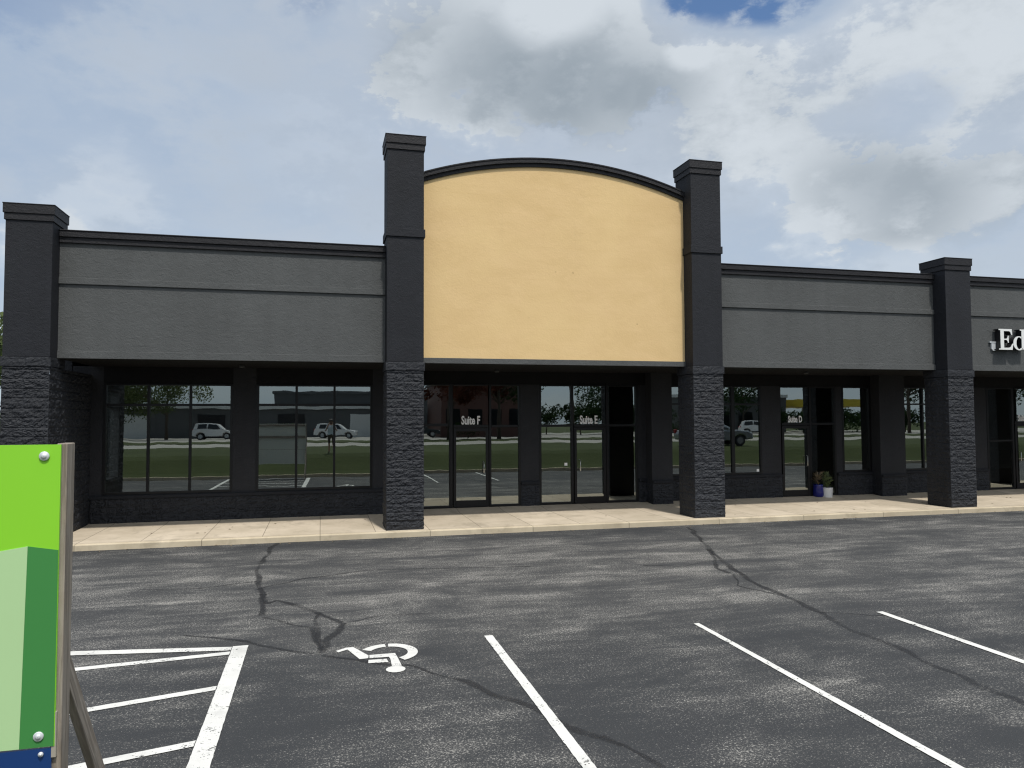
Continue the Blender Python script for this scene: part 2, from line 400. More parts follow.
# grass bank the photograph is taken from
m = MB(); prof = [(2.84, .14), (2.3, .27), (1.6, .55), (.9, .86), (.3, 1.02), (-.6, 1.05), (-5, 1.05), (-13.8, 1.05)]
for (y0, z0), (y1, z1) in zip(prof, prof[1:]): m.quad((-120, y1, z1), (160, y1, z1), (160, y0, z0), (-120, y0, z0))
m.quad((-120, -13.8, 1.05), (160, -13.8, 1.05), (160, -13.8, -.2), (-120, -13.8, -.2)); struct('grass_bank', m, 'grass', smooth=False)
m = MB(); m.box(-300, 340, -24, -13.82, .2, 1.06); struct('road', m, 'road')
m = MB(); m.box(-300, 340, -33, -24.02, .2, 1.10); struct('grass_verge', m, 'grass')
m = MB(); m.box(-300, 340, -75, -33.02, .2, 1.06); struct('far_parking_lot', m, 'road')
m = MB(); m.box(-900, 900, -900, -75.02, .2, 1.05); struct('far_field', m, 'grass')

def ribbon(m, pts, ws, z):
    o = len(m.v); m.uv = m.uv or []
    # smooth subdivision of the path with a little wander
    P = []; W = []
    for i in range(len(pts)-1):
        for k in range(6):
            u = k/6; q = Vector(pts[i]).lerp(Vector(pts[i+1]), u)
            q += Vector((noise.noise((q.x*2.1, q.y*2.1, z*50)), noise.noise((q.x*2.1+9, q.y*2.1, 4)))) * .07
            P.append(q); W.append(ws*(1+.75*noise.noise((q.x*2.3, q.y*2.3, 8))))
    for i, q in enumerate(P):
        d = (P[min(i+1, len(P)-1)]-P[max(0, i-1)]).normalized(); nn = Vector((-d.y, d.x))
        for sgn, u in ((-1, 0), (1, 1)):
            m.v.append(Vector((*(q+nn*sgn*W[i]*.5), z))); m.uv.append((u, i*.1))
    for i in range(len(P)-1): m.f.append([o+2*i, o+2*i+2, o+2*i+3, o+2*i+1]); m.mi.append(0)
cr = [([(8.7, 16.9), (8.45, 16.07), (7.69, 14.01), (7.33, 12.96), (7.12, 12.02), (6.87, 11.22), (6.78, 10.06), (6.72, 9.21), (6.61, 8.8), (6.53, 8.22), (6.56, 7.68), (6.54, 7.29), (6.48, 6.86), (6.45, 6.41), (6.46, 5.94), (6.3, 4.5)], .24),
      ([(7.69, 14.01), (6.89, 12.27), (6.86, 11.73)], .2),
      ([(2.32, 6.16), (2.45, 5.92), (2.58, 5.49), (2.6, 4.6)], .16),
      ([(-.9, 17.2), (-.99, 16.71), (-1.07, 14.23), (-.87, 12.34), (-.74, 11.68), (-.59, 11.88), (-.29, 11.44), (-.02, 10.92), (.33, 10.31), (.08, 9.57), (.05, 9.04)], .22),
      ([(-.74, 10.9), (-.42, 10.58), (-.11, 10.24), (-.01, 9.44), (.05, 9.04)], .15),
      ([(-.87, 12.34), (-.8, 11.5), (-.74, 10.9)], .2), ([(-.02, 10.92), (-.05, 10.2), (.05, 9.04)], .14),
      ([(.05, 9.04), (.5, 8.7), (.94, 8.38), (1.27, 8.03), (1.52, 7.61), (1.81, 7.15), (2.01, 6.75), (2.15, 6.4), (2.46, 5.84)], .17),
      ([(-1.6, 10.3), (-.94, 9.85), (-.46, 9.4), (.05, 9.04)], .15),
      ([(-.98, 12.64), (-.41, 13.22), (.78, 13.73), (1.87, 13.6), (4.11, 13.25)], .10),
      ([(-1.0, 13.3), (-1.9, 13.0), (-3.0, 13.2)], .08), ([(7.3, 12.9), (6.4, 12.6), (5.6, 12.9)], .07), ([(6.72, 9.21), (7.3, 8.8), (7.9, 8.9)], .08), ([(6.86, 11.73), (6.5, 10.9), (6.75, 10.06)], .08),
      ([(.33, 10.31), (.9, 10.6), (1.6, 10.5)], .06)]
m = MB()
for i, (c, w) in enumerate(cr): ribbon(m, c, w*.6, .002 + .0004*i)
struct('crack_sealant', m, 'tar', 'dark tar seal over cracks wandering across the asphalt')

# ------------------------------------------------------------------ painted markings
def rough(p):
    """an outline with the small wander of a sprayed edge"""
    o = []
    for i in range(len(p)):
        a = Vector(p[i]); b = Vector(p[(i+1) % len(p)]); L = (b-a).length; n = max(1, int(L/.05)); nn = Vector((-(b-a).y, (b-a).x)).normalized()
        for k in range(n):
            q = a.lerp(b, k/n); w = 0 if k == 0 else .004*noise.noise((q.x*21, q.y*21, 1)) + .003*noise.noise((q.x*60, q.y*60, 5))
            o.append(tuple(q+nn*w))
    return o
def mark(name, polys, label, cat, group=None, z=.0085):
    m = MB()
    for p in polys: m.quad(*[(x, y, z) for x, y in (rough(p) if len(polys) < 4 else p)])
    return tag(obj(name, m, 'paint_white'), label, cat, group)
g_ = 'white parking stall lines'
mark('parking_line', [[(1.98, 3.3), (2.085, 3.3), (2.085, 9.27), (1.98, 9.27)]], 'white parking line starting right of the wheelchair symbol', 'parking line', g_)
mark('parking_line', [[(4.715, 3.3), (4.82, 3.3), (4.82, 9.10), (4.745, 9.10)]], 'white parking line in front of the right tall pillar, middle of three', 'parking line', g_)
mark('parking_line', [[(7.45, 3.3), (7.555, 3.3), (7.555, 8.98), (7.45, 8.98)]], 'white parking line farthest right, running out of the right edge', 'parking line', g_)
ha = empty('hatched_aisle', (-1.9, 8, 0), 'white hatched access aisle outline beside the green sign', 'road marking')
def stripe(p, name='stripe', z=.0085):
    m = MB(); m.quad(*[(x, y, z) for x, y in rough(p)]); return obj(name, m, 'paint_white', ha)
stripe([(-.995, 3.3), (-.82, 3.3), (-.82, 9.62), (-.995, 9.62)], 'border_line'); stripe([(-4.3, 9.98), (-1.003, 9.46), (-1.003, 9.6), (-4.3, 10.16)], 'border_line'); stripe([(-4.45, 3.3), (-4.31, 3.3), (-4.31, 10.16), (-4.45, 10.16)], 'border_line')
for y in (9.36, 8.2, 6.87, 5.5, 4.1): 
    yl = y + (.2 if y < 9 else -.35) ; stripe([(-4.3, y-.06 - (1.15 if y > 9 else .35)*-1*0 + (-.35 if y > 9 else -.9)), (-1.003, y-.06), (-1.003, y+.06), (-4.3, y+.06 + (-.35 if y > 9 else -.9))], z=.0075)
# symbol: the pieces of the stencil, seen head towards the street
def arc(cx, cy, rx, ry, a0, a1, w, n=18):
    o = [(cx+rx*math.cos(a0+(a1-a0)*k/n), cy+ry*math.sin(a0+(a1-a0)*k/n)) for k in range(n+1)]
    i = [(cx+(rx-w)*math.cos(a0+(a1-a0)*k/n), cy+(ry-w)*math.sin(a0+(a1-a0)*k/n)) for k in range(n+1)]
    return [[o[k], o[k+1], i[k+1], i[k]] for k in range(n)]
sy = []
sy += [[(.19, 9.12), (.31, 9.215), (.39, 9.215), (.32, 9.14), (.21, 9.055)]]
sy += [[(.32, 9.14), (.39, 9.215), (.545, 8.85), (.535, 8.755), (.44, 8.745)]]
sy += arc(.775, 8.90, .335, .345, R(-63), R(86), .115) + arc(.775, 8.90, .335, .345, R(93), R(150), .115)
sy += [[(.55, 8.75), (.555, 8.865), (.845, 8.865), (.86, 8.69), (.775, 8.675), (.765, 8.745)], [(.775, 8.675), (.86, 8.69), (.875, 8.40), (.77, 8.42)]]
sy += [[(.525, 8.58), (.535, 8.69), (.735, 8.68), (.745, 8.56)]]
c = [(.80+.105*math.cos(k*.3927), 8.305+.105*math.sin(k*.3927)) for k in range(16)]; sy += [c]
mark('wheelchair_symbol', sy, 'white painted wheelchair symbol on the asphalt', 'road marking')

# ------------------------------------------------------------------ the building
B = empty('retail_building', (5.8, 19.5, 0), 'long single storey charcoal shopfront building with an arched tan centre panel', 'building')
def hsh(i, j, k=0): return (math.sin(i*127.1+j*311.7+k*74.7)*43758.5453) % 1
def stone_face(m, p0, du, dv, nrm, W, Hh, step, bw, bh, amp, seed=0):
    """split-faced block wall: a grid pushed out block by block with rough faces and sunk joints"""
    p0 = Vector(p0); du = Vector(du); dv = Vector(dv); nrm = Vector(nrm)
    nu = max(2, round(W/step)); nv = max(2, round(Hh/step)); o = len(m.v)
    for j in range(nv+1):
        for i in range(nu+1):
            u = W*i/nu; v = Hh*j/nv
            row = int(v/bh); off = (row % 2)*.5; uu = u/bw + off; cidx = int(uu)
            fu = (uu-cidx)*bw; fv = v-row*bh
            e = min(fu, bw-fu, fv*1.0, bh-fv)
            q = p0+du*u+dv*v
            d = amp*(
                .30*hsh(cidx, row, seed) + .8*abs(noise.noise(q*6.5+Vector((seed, 0, 0)))) + .75*noise.noise(Vector((q.x*9, q.y*9, q.z*17))) + .7*noise.noise(q*33))
            d = d*min(1, .35+e/.05) - (.007 if e < step*.55 else 0)
            if i in (0, nu) or j in (0, nv): d = max(0, d*.3)
            m.v.append(q+nrm*d)
    for j in range(nv):
        for i in range(nu): m.f.append([o+j*(nu+1)+i, o+j*(nu+1)+i+1, o+(j+1)*(nu+1)+i+1, o+(j+1)*(nu+1)+i]); m.mi.append(0)
def stone_pier(x0, x1, y0, y1, z0, z1, step=.021, amp=.026, seed=0, bw=.4, bh=.2):
    m = MB()
    stone_face(m, (x0, y0, z0), (1, 0, 0), (0, 0, 1), (0, -1, 0), x1-x0, z1-z0, step, bw, bh, amp, seed)
    stone_face(m, (x0, y1, z0), (0, -1, 0), (0, 0, 1), (-1, 0, 0), y1-y0, z1-z0, step*1.5, bw, bh, amp, seed+3)
    stone_face(m, (x1, y0, z0), (0, 1, 0), (0, 0, 1), (1, 0, 0), y1-y0, z1-z0, step*1.5, bw, bh, amp, seed+5)
    m.quad((x1, y1, z0), (x0, y1, z0), (x0, y1, z1), (x1, y1, z1))
    return m
def pillar(x0, x1, top, seed, wing=False, mid=True):
    y1 = 20.45 if wing else 18.37
    m = MB(); m.box(x0+.012, x1-.012, PY+.012, 18.37, 4.0, top-.34); p = obj('pillar', m, 'charcoal_paint', B, bevel=.008)
    obj('stone_base', stone_pier(x0+.012, x1-.012, PY+.012, y1, SZ, 3.79, seed=seed), 'stone_black', p)
    obj('stone_course', stone_pier(x0-.012, x1+.012, PY-.012, 18.39, 3.80, 3.997, .03, .014, seed+9, .45, .3), 'stone_black', p)
    m = MB(); m.box(x0-.012, x1+.012, PY-.012, 18.39, top-.34, top-.20); m.box(x0-.032, x1+.032, PY-.032, 18.41, top-.199, top-.012); m.box(x0-.040, x1+.040, PY-.040, 18.42, top-.011, top+.01)
    obj('cap', m, 'trim_dark', p, bevel=.006)
    if mid:
        m = MB(); m.box(x0-.018, x1+.018, PY-.018, 18.40, 6.93, 7.12); obj('trim_band', m, 'charcoal_paint', p, bevel=.006)
    return p
pillar(-6.36, -5.46, 7.18, 1, True, False); pillar(1.45, 2.33, 9.33, 2); pillar(9.21, 10.08, 9.34, 3); pillar(17.08, 17.97, 7.17, 4, False, False); pillar(25.0, 25.88, 9.33, 5)

def fascia(x0, x1):
    m = MB(); m.box(x0, x1, FY, FY+.5, 4.02, 6.5); p = obj('fascia_panel', m, 'fascia_grey', B)
    m = MB(); m.box(x0, x1, FY-.05, FY+.55, 6.5, 6.62); m.box(x0, x1, FY-.085, FY+.58, 6.621, 6.75); m.box(x0, x1, FY-.10, FY+.59, 6.751, 6.775)
    obj('cornice', m, 'trim_dark', p, bevel=.008)
    m = MB(); m.box(x0, x1, FY-.04, FY-.001, 5.61, 5.75); obj('trim_band', m, 'fascia_grey', p, bevel=.006)
    m = MB(); m.box(x0, x1, FY-.04, FY-.001, 4.006, 4.165); obj('trim_band', m, 'fascia_grey', p, bevel=.006)
fascia(-5.47, 1.46); fascia(10.07, 17.09); fascia(17.96, 25.01)
# arched centre
cx, half, z_edge, z_mid = 5.77, 3.45, 8.385, 8.99
sag = z_mid-z_edge; rad = (half*half+sag*sag)/(2*sag); zc = z_mid-rad
def archpts(r, n=48): 
    a = math.asin(half/rad); return [(cx+math.sin(-a+2*a*k/n)*r, zc+math.cos(-a+2*a*k/n)*r) for k in range(n+1)]
top = archpts(rad); m = MB(); m.prism([(cx-half, 4.14), (cx+half, 4.14)] + top[::-1], FY-.02, FY+.5)
ab = obj('arched_panel', m, 'tan_board', B); tag(ab, 'tan arched panel')
def archband(r0, r1, y0, y1):
    m = MB(); a = archpts(r0); b = archpts(r1); a = [(max(cx-half, min(cx+half, x)), z) for x, z in a]; b = [(max(cx-half, min(cx+half, x)), z) for x, z in b]
    for k in range(len(a)-1):
        q = [a[k], a[k+1], b[k+1], b[k]]
        m.add([(x, y0, z) for x, z in q]+[(x, y1, z) for x, z in q], [(0,1,2,3),(7,6,5,4),(0,4,5,1),(1,5,6,2),(2,6,7,3),(3,7,4,0)])
    return m
mm = archband(rad+.001, rad+.09, FY-.06, FY+.55); m2 = archband(rad+.091, rad+.185, FY-.11, FY+.6); mm.add(m2.v, m2.f); m2 = archband(rad+.186, rad+.215, FY-.125, FY+.62); mm.add(m2.v, m2.f)
obj('arch_coping', mm, 'trim_dark', ab)
m = MB(); m.box(cx-half, cx+half, FY-.06, FY+.5, 4.006, 4.137); obj('bottom_trim', m, 'fascia_grey', ab, bevel=.006)
# soffit, shell, rooms
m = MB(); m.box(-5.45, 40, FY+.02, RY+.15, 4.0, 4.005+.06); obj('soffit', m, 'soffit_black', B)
m = MB(); m.box(-6.3, 60, FY+.6, 45, 6.05, 6.2); obj('roof', m, 'roof_felt', B)
m = MB(); m.box(-6.3, 60, 44.7, 45, 0, 6.04); obj('back_wall', m, 'wall_charcoal', B)
m = MB()   # end wall with one window opening
m.box(-6.34, -5.9, 20.46, 21.6, 0, 6.04); m.box(-6.34, -5.9, 24.9, 44.69, 0, 6.04); m.box(-6.34, -5.9, 21.6, 24.9, 0, .9); m.box(-6.34, -5.9, 21.6, 24.9, 3.55, 6.04)
ew = obj('end_wall', m, 'wall_charcoal', B)
m = MB(); m.box(-5.89, 60, 30, 30.1, 0, 4.3); m.box(2.4, 2.5, RY+.2, 30, 0, 4.3); m.box(9.9, 10.0, RY+.2, 30, 0, 4.3); m.box(18.1, 18.2, RY+.2, 30, 0, 4.3)
obj('partition', m, 'room_wall', B)
m = MB(); m.box(-5.89, 60, RY+.7, 30, .02, .10); obj('interior_floor', m, 'room_floor', B)
m = MB(); m.box(-5.89, 60, RY+.2, 30, 4.1, 4.2); obj('ceiling', m, 'room_wall', B)

def window(x0, x1, z0, z1, Y, mull=(), rails=(), fw=.065, depth=.12, name='window', yaw=-.4, mat_='frame_black', tilt=.3, gl='tinted_glass'):
    m = MB(); yo, yi = Y-.012, Y-.012+depth
    m.box(x0, x0+fw, yo, yi, z0, z1); m.box(x1-fw, x1, yo, yi, z0, z1); m.box(x0+fw+.001, x1-fw-.001, yo, yi, z0, z0+fw); m.box(x0+fw+.001, x1-fw-.001, yo, yi, z1-fw*.6, z1)
    for a in mull:
        w = a[1]/2 if isinstance(a, tuple) else fw*.45; a = a[0] if isinstance(a, tuple) else a
        m.box(a-w, a+w, yo+.003, yi-.002, z0+fw+.001, z1-fw*.6-.001)
    for (a, b, z, w) in rails: m.box(a, b, yo+.006, yi-.004, z-w/2, z+w/2)
    f = obj('frame', m, mat_, None, bevel=.004)
    m = MB(); yg = Y+.045
    cxx, czz = (x0+x1)/2, (z0+z1)/2; w2, h2 = (x1-x0)/2-.02, (z1-z0)/2-.02
    m.add([(cxx-w2, yg, czz-h2), (cxx+w2, yg, czz-h2), (cxx+w2, yg, czz+h2), (cxx-w2, yg, czz+h2)], [(0, 1, 2, 3)])
    e = empty(name, ((x0+x1)/2, Y, z0), None, None, None, B)
    f.parent = e; f.location = WORLD[f.name]-WORLD[e.name]
    g = obj('pane', m, gl, e); g.rotation_euler = (R(-tilt), 0, R(yaw))
    return e
# left bay walls and windows
def wall(*bx):
    for b in bx:
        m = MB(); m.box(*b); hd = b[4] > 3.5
        obj('header' if hd else 'front_wall', m, 'header_shade' if hd else 'wall_charcoal', B)
def wains(x0, x1, Y, z1=.74, seed=0):
    m = MB(); stone_face(m, (x0, Y-.03, SZ), (1, 0, 0), (0, 0, 1), (0, -1, 0), x1-x0, z1-SZ, .028, .4, .2, .034, seed); m.box(x0, x1, Y-.0285, Y-.002, SZ, z1)
    w = obj('stone_wainscot', m, 'stone_black', B)
    m = MB(); m.box(x0, x1, Y-.075, Y-.002, z1+.001, z1+.075); obj('sill', m, 'charcoal_paint', w, bevel=.006)
W1 = (-5.19, -2.18); W2 = (-1.62, 1.34)
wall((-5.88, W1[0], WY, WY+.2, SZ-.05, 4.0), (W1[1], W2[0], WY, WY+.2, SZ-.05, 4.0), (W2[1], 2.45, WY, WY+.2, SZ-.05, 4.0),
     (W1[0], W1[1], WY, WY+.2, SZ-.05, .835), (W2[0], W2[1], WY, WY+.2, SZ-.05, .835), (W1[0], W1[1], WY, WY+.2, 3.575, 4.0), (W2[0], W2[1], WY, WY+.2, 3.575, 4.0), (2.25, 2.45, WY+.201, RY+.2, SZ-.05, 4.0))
wains(-5.44, 2.44, WY, .74, 11)
window(W1[0], W1[1], .836, 3.574, WY, (-4.17, -3.195), [(W1[0]+.07, W1[1]-.07, 3.05, .06)])
window(W2[0], W2[1], .836, 3.574, WY, (-.62, .345), [(W2[0]+.07, W2[1]-.07, 3.05, .06)], yaw=-.6)
# side window seen through the corner room
sw = empty('window', (-5.9, 22.9, .9), None, None, None, B)
m = MB()
for a, b_ in ((21.6, 21.7), (24.78, 24.9), (23.2, 23.28)): m.box(-6.1, -5.86, a, b_, .9, 3.55)
for a, b_ in ((.9, .98), (3.47, 3.55), (3.0, 3.06)): m.box(-6.095, -5.865, 21.7, 24.78, a, b_)
obj('frame', m, 'frame_bronze', sw); m = MB(); m.quad((-6.0, 21.65, .95), (-6.0, 24.85, .95), (-6.0, 24.85, 3.5), (-6.0, 21.65, 3.5)); obj('pane', m, 'clear_glass', sw)

def text_mesh(s, size, xscale=.62, depth=.004, bold=.012):
    cu = bpy.data.curves.new('t', 'FONT'); cu.body = s; cu.size = size; cu.extrude = depth; cu.offset = bold; cu.resolution_u = 3
    o = bpy.data.objects.new('t', cu); me = bpy.data.meshes.new_from_object(o)
    vs = [(v.co.x*xscale, v.co.y, v.co.z) for v in me.vertices]; fs = [tuple(p.vertices) for p in me.polygons]
    bpy.data.objects.remove(o); bpy.data.curves.remove(cu); bpy.data.meshes.remove(me)
    return vs, fs
def decal(s, x0, x1, z0, Y, parent, hgt=.235):
    vs, fs = text_mesh(s, hgt/.72, 1., .003, .010)
    xa = min(v[0] for v in vs); xb = max(v[0] for v in vs); k = (x1-x0)/(xb-xa)
    m = MB(); m.add([(x0+(v[0]-xa)*k, Y-.004-v[2], z0+v[1]) for v in vs], fs)
    return obj('lettering', m, 'white_vinyl', parent)
def handle(x, z, Y, parent, side=1):
    m = MB(); m.tube([(x, Y-.02, z-.17), (x, Y-.075, z-.15), (x, Y-.085, z), (x, Y-.075, z+.15), (x, Y-.02, z+.17)], .012, 8)
    return obj('handle', m, 'handle_steel', parent, smooth=True)
def storefront_door(x0, x1, Y, z0, zt, z1, hx, txt=None, tx=None):
    """leaf x0..x1 under a transom light"""
    e = empty('door', ((x0+x1)/2, Y, z0), None, None, None, B)
    m = MB(); st = .075; yo, yi = Y-.03, Y+.03
    m.box(x0, x0+st, yo, yi, z0+.01, zt); m.box(x1-st, x1, yo, yi, z0+.01, zt); m.box(x0+st+.001, x1-st-.001, yo, yi, z0+.01, z0+.2); m.box(x0+st+.001, x1-st-.001, yo, yi, zt-.09, zt)
    obj('leaf_frame', m, 'frame_black', e, bevel=.004)
    m = MB(); m.add([(x0+st-.01, Y+.002, z0+.19), (x1-st+.01, Y+.002, z0+.19), (x1-st+.01, Y+.002, zt-.08), (x0+st-.01, Y+.002, zt-.08)], [(0,1,2,3)])
    p = obj('pane', m, 'tinted_glass', e); p.rotation_euler = (R(-.3), 0, R(-.45))
    m = MB(); m.box(x0, x1, yo+.005, yi+.02, z1-.04, z1); obj('head_bar', m, 'frame_black', e, bevel=.004); m = MB(); m.box(x0, x1, yo+.005, yi+.02, zt+.012, zt+.09); t_ = obj('transom', m, 'frame_black', e, bevel=.004)
    m = MB(); m.add([(x0, Y+.02, zt+.08), (x1, Y+.02, zt+.08), (x1, Y+.02, z1-.03), (x0, Y+.02, z1-.03)], [(0,1,2,3)])
    obj('pane', m, 'tinted_glass', t_).rotation_euler = (R(-.3), 0, R(-.45))
    handle(hx, 1.30, Y-.03, e)
    if txt: decal(txt, tx[0], tx[1], zt+.11, Y-.012, e, tx[2] if len(tx) > 2 else .235)
    return e
ZF = .188
# wall pieces of the recessed line
wall((5.54, 6.08, RY, RY+.2, SZ-.05, 3.64), (9.14, 9.40, RY, RY+.2, SZ-.05, 3.64), (2.45, 10.06, RY+.002, RY+.2, 3.641, 4.0),
     (9.40, 10.06, WY, WY+.2, SZ-.05, 4.0), (9.40, 9.60, WY+.201, RY+.2, SZ-.05, 4.0), (9.86, 10.06, WY+.201, RY+.2, SZ-.05, 4.0))
wains(5.54, 6.08, RY, .79, 21); wains(9.15, 9.39, RY, .79, 22); wains(9.41, 10.05, WY, .76, 23)
m = MB(); stone_face(m, (9.395, RY, SZ), (0, -1, 0), (0, 0, 1), (-1, 0, 0), RY-WY, .62, .06, .4, .2, .022, 24); obj('stone_return', m, 'stone_black', B)
# suite F: sidelight, door, sidelight
window(2.46, 3.57, ZF, 3.64, RY, ((3.50, .05),), [(2.55, 3.45, 2.50, .08)], .07, name='sidelight')
storefront_door(3.59, 4.59, RY, ZF, 2.405, 3.64, 4.44, 'Suite F', (3.815, 4.35))
window(4.61, 5.54, ZF, 3.64, RY, (), [(4.68, 5.47, 2.455, .07)], .065, name='sidelight')
# suite E
window(6.08, 7.12, ZF, 3.64, RY, (), [(6.15, 7.05, 2.455, .07)], .07, name='sidelight')
storefront_door(7.14, 8.12, RY, ZF, 2.405, 3.64, 7.295, 'Suite E', (7.315, 7.865))
window(8.14, 9.14, ZF, 3.64, RY, (), [(8.21, 9.07, 2.455, .07)], .065, name='sidelight')
# suite D bay
wall((13.29, 13.97, RY, RY+.2, SZ-.05, 3.64), (15.97, 16.19, RY, RY+.2, SZ-.05, 3.64), (10.06, 17.28, RY+.002, RY+.2, 3.641, 4.0), (10.07, 13.29, RY, RY+.2, SZ-.05, .905), (16.19, 17.28, RY, RY+.2, SZ-.05, .905),
     (17.28, 18.23, WY, WY+.2, SZ-.05, 4.0), (17.28, 17.48, WY+.201, RY+.2, SZ-.05, 4.0), (18.03, 18.23, WY+.201, RY+.2, SZ-.05, 4.0))
wains(10.08, 13.97, RY, .82, 31); wains(15.97, 17.27, RY, .82, 32); wains(17.29, 18.22, WY, .76, 33)
m = MB(); stone_face(m, (17.275, RY, SZ), (0, -1, 0), (0, 0, 1), (-1, 0, 0), RY-WY, .62, .06, .4, .2, .022, 34); obj('stone_return', m, 'stone_black', B)
window(10.08, 13.29, .91, 3.64, RY, (11.3, (12.30, .11)), [(10.16, 13.21, 3.08, .05)], .07)
storefront_door(13.99, 14.965, RY, ZF, 2.405, 3.64, 14.83, 'Suite D', (14.215, 14.72, .2))
window(14.985, 15.97, ZF, 3.64, RY, (), [(15.06, 15.9, 2.455, .07)], .07, name='sidelight')
window(16.19, 17.27, .91, 3.64, RY, (), (), .065)
# beyond the fourth pillar
wall((18.24, 21.88, RY, RY+.2, SZ-.05, .905), (21.0, 21.88, RY, RY+.2, .906, 3.64), (18.24, 30, RY+.002, RY+.2, 3.641, 4.0), (25.93, 40, RY, RY+.2, SZ-.05, 3.64))
wains(18.24, 21.88, RY, .82, 41)
window(18.24, 21.0, .91, 3.64, RY, (19.3, 20.1), [(18.31, 20.93, 3.08, .05)], .065)
window(21.885, 23.02, ZF, 3.64, RY, ((22.97, .06),), [(21.96, 22.94, 1.84, .06)], .07, name='sidelight')
storefront_door(23.04, 24.03, RY, ZF, 2.405, 3.64, 23.17, 'Suite C', (23.19, 23.71, .2))
window(24.05, 25.93, ZF, 3.64, RY, (24.95,), [(24.12, 25.86, 2.455, .07)], .065, name='sidelight')
# small fittings
for x, y in ((-1.86, 19.25), (4.64, 19.97), (13.73, 19.2)):
    m = MB(); m.lathe((x, y, 3.93), [(.0, 0), (.055, .002), (.065, .015), (.065, .068), (.0, .069)], 16); obj('soffit_fixture', m, 'fascia_grey', B, smooth=True)
for x, z in ((13.14, 1.03), (6.89, 1.34)):
    m = MB(); m.box(x-.045, x+.045, RY+.012, RY+.017, z-.04, z+.04); obj('window_sticker', m, 'white_vinyl', B)

# ------------------------------------------------------------------ sign letters on the right fascia
SL = empty('sign_letters', (20, FY, 4.5), 'white serif Ed channel letters with black sides on the right fascia', 'sign')
def letter(polys, x0, z0, k):
    fx = FY-.20
    m = MB()
    for p in polys: m.prism([(x0+a*k, z0+b*k) for a, b in p], fx, FY-.03)
    r = obj('letter', m, 'sign_black', SL)
    m = MB()
    for p in polys: m.prism([(x0+a*k, z0+b*k) for a, b in p], fx-.012, fx-.001)
    obj('face', m, 'white_plastic', r)
Ep = [[(0,0),(.80,0),(.80,.06),(0,.06)], [(.10,.06),(.30,.06),(.30,.94),(.10,.94)], [(0,.94),(.78,.94),(.78,1),(0,1)], [(.30,.06),(.80,.06),(.86,.30),(.80,.30),(.70,.14),(.60,.10),(.30,.10)],
      [(.30,.90),(.62,.90),(.70,.84),(.74,.72),(.80,.72),(.78,.94),(.30,.94)], [(.30,.475),(.46,.475),(.52,.40),(.53,.34),(.58,.34),(.58,.68),(.53,.68),(.52,.60),(.46,.53),(.30,.53)]]
letter(Ep, 19.17, 4.62, .61)
bowl = [[(.36+.34*math.cos(a), .33+.34*math.sin(a)), (.36+.34*math.cos(b), .33+.34*math.sin(b)), (.37+.17*math.cos(b), .33+.29*math.sin(b)), (.37+.17*math.cos(a), .33+.29*math.sin(a))] for a, b in [(R(50+260*k/24), R(50+260*(k+1)/24)) for k in range(24)]]
letter(bowl + [[(.52,.03),(.72,.03),(.72,1.0),(.42,1.0),(.42,.955),(.52,.93)], [(.72,.03),(.84,.03),(.84,.075),(.72,.10)]], 19.68, 4.62, .61)
jb = MB(); jb.box(19.0, 19.27, FY-.06, FY-.002, 4.835, 4.87); jb.prism([(19.07, 4.83), (19.25, 4.83), (19.25, 4.66), (19.21, 4.60), (19.13, 4.60), (19.07, 4.66)], FY-.05, FY-.002)
tag(obj('wall_bracket', jb, 'zinc'), 'small grey metal bracket on the fascia left of the Ed letters', 'bracket')

# ------------------------------------------------------------------ planters by the suite D door
def leaves(m, c, n, r, hgt, lw, ll):
    for i in range(n):
        a = random.uniform(0, 6.283); el = random.uniform(.2, 1.3); base = Vector(c)+Vector((0, 0, random.uniform(0, hgt)))
        d = Vector((math.cos(a)*math.cos(el), math.sin(a)*math.cos(el), math.sin(el))); L = ll*random.uniform(.7, 1.2)
        s = d.cross(Vector((0, 0, 1))).normalized()*lw*.5; b = base+d*r*random.uniform(.1, 1)
        mid = b+d*L*.5+Vector((0, 0, .02)); tip = b+d*L+Vector((0, 0, -.03))
        m.add([b, mid+s, tip, mid-s], [(0, 1, 2, 3)])
wp = empty('potted_plant', (15.45, 20.68, SZ), 'white ribbed pot holding a leafy plant at the base of the dark wall', 'potted plant')
m = MB(); pr = [(0, 0), (.15, 0)]
for k in range(9): pr += [(.158+.002*k, .02+k*.033), (.168+.002*k, .036+k*.033)]
pr += [(.185, .33), (.17, .33), (.165, .28), (0, .28)]
m.lathe((15.45, 20.68, SZ+.001), pr, 28); obj('pot', m, 'glazed_white', wp, smooth=True)
m = MB(); m.lathe((15.45, 20.68, SZ), [(.166, .283), (0, .29)], 20); obj('soil', m, 'soil', wp)
m = MB(); leaves(m, (15.45, 20.68, .42), 85, .12, .36, .060, .18)
for i in range(7): a = i*.9; m.tube([(15.45, 20.68, .40), (15.45+.1*math.cos(a), 20.68+.1*math.sin(a), .62), (15.45+.16*math.cos(a), 20.68+.16*math.sin(a), .8)], .006, 5)
obj('foliage', m, 'leaf_plant', wp)
bp = empty('potted_plant', (15.2, 20.76, SZ), 'dark blue glazed pot with bronze leaves left of the white pot', 'potted plant')
m = MB(); m.lathe((15.2, 20.76, SZ+.001), [(0, 0), (.12, 0), (.17, .10), (.165, .24), (.15, .38), (.16, .42), (.14, .42), (.13, .36), (0, .36)], 28); obj('pot', m, 'glazed_blue', bp, smooth=True)
m = MB(); leaves(m, (15.2, 20.76, .50), 45, .13, .28, .055, .22); obj('foliage', m, 'leaf_bronze', bp)

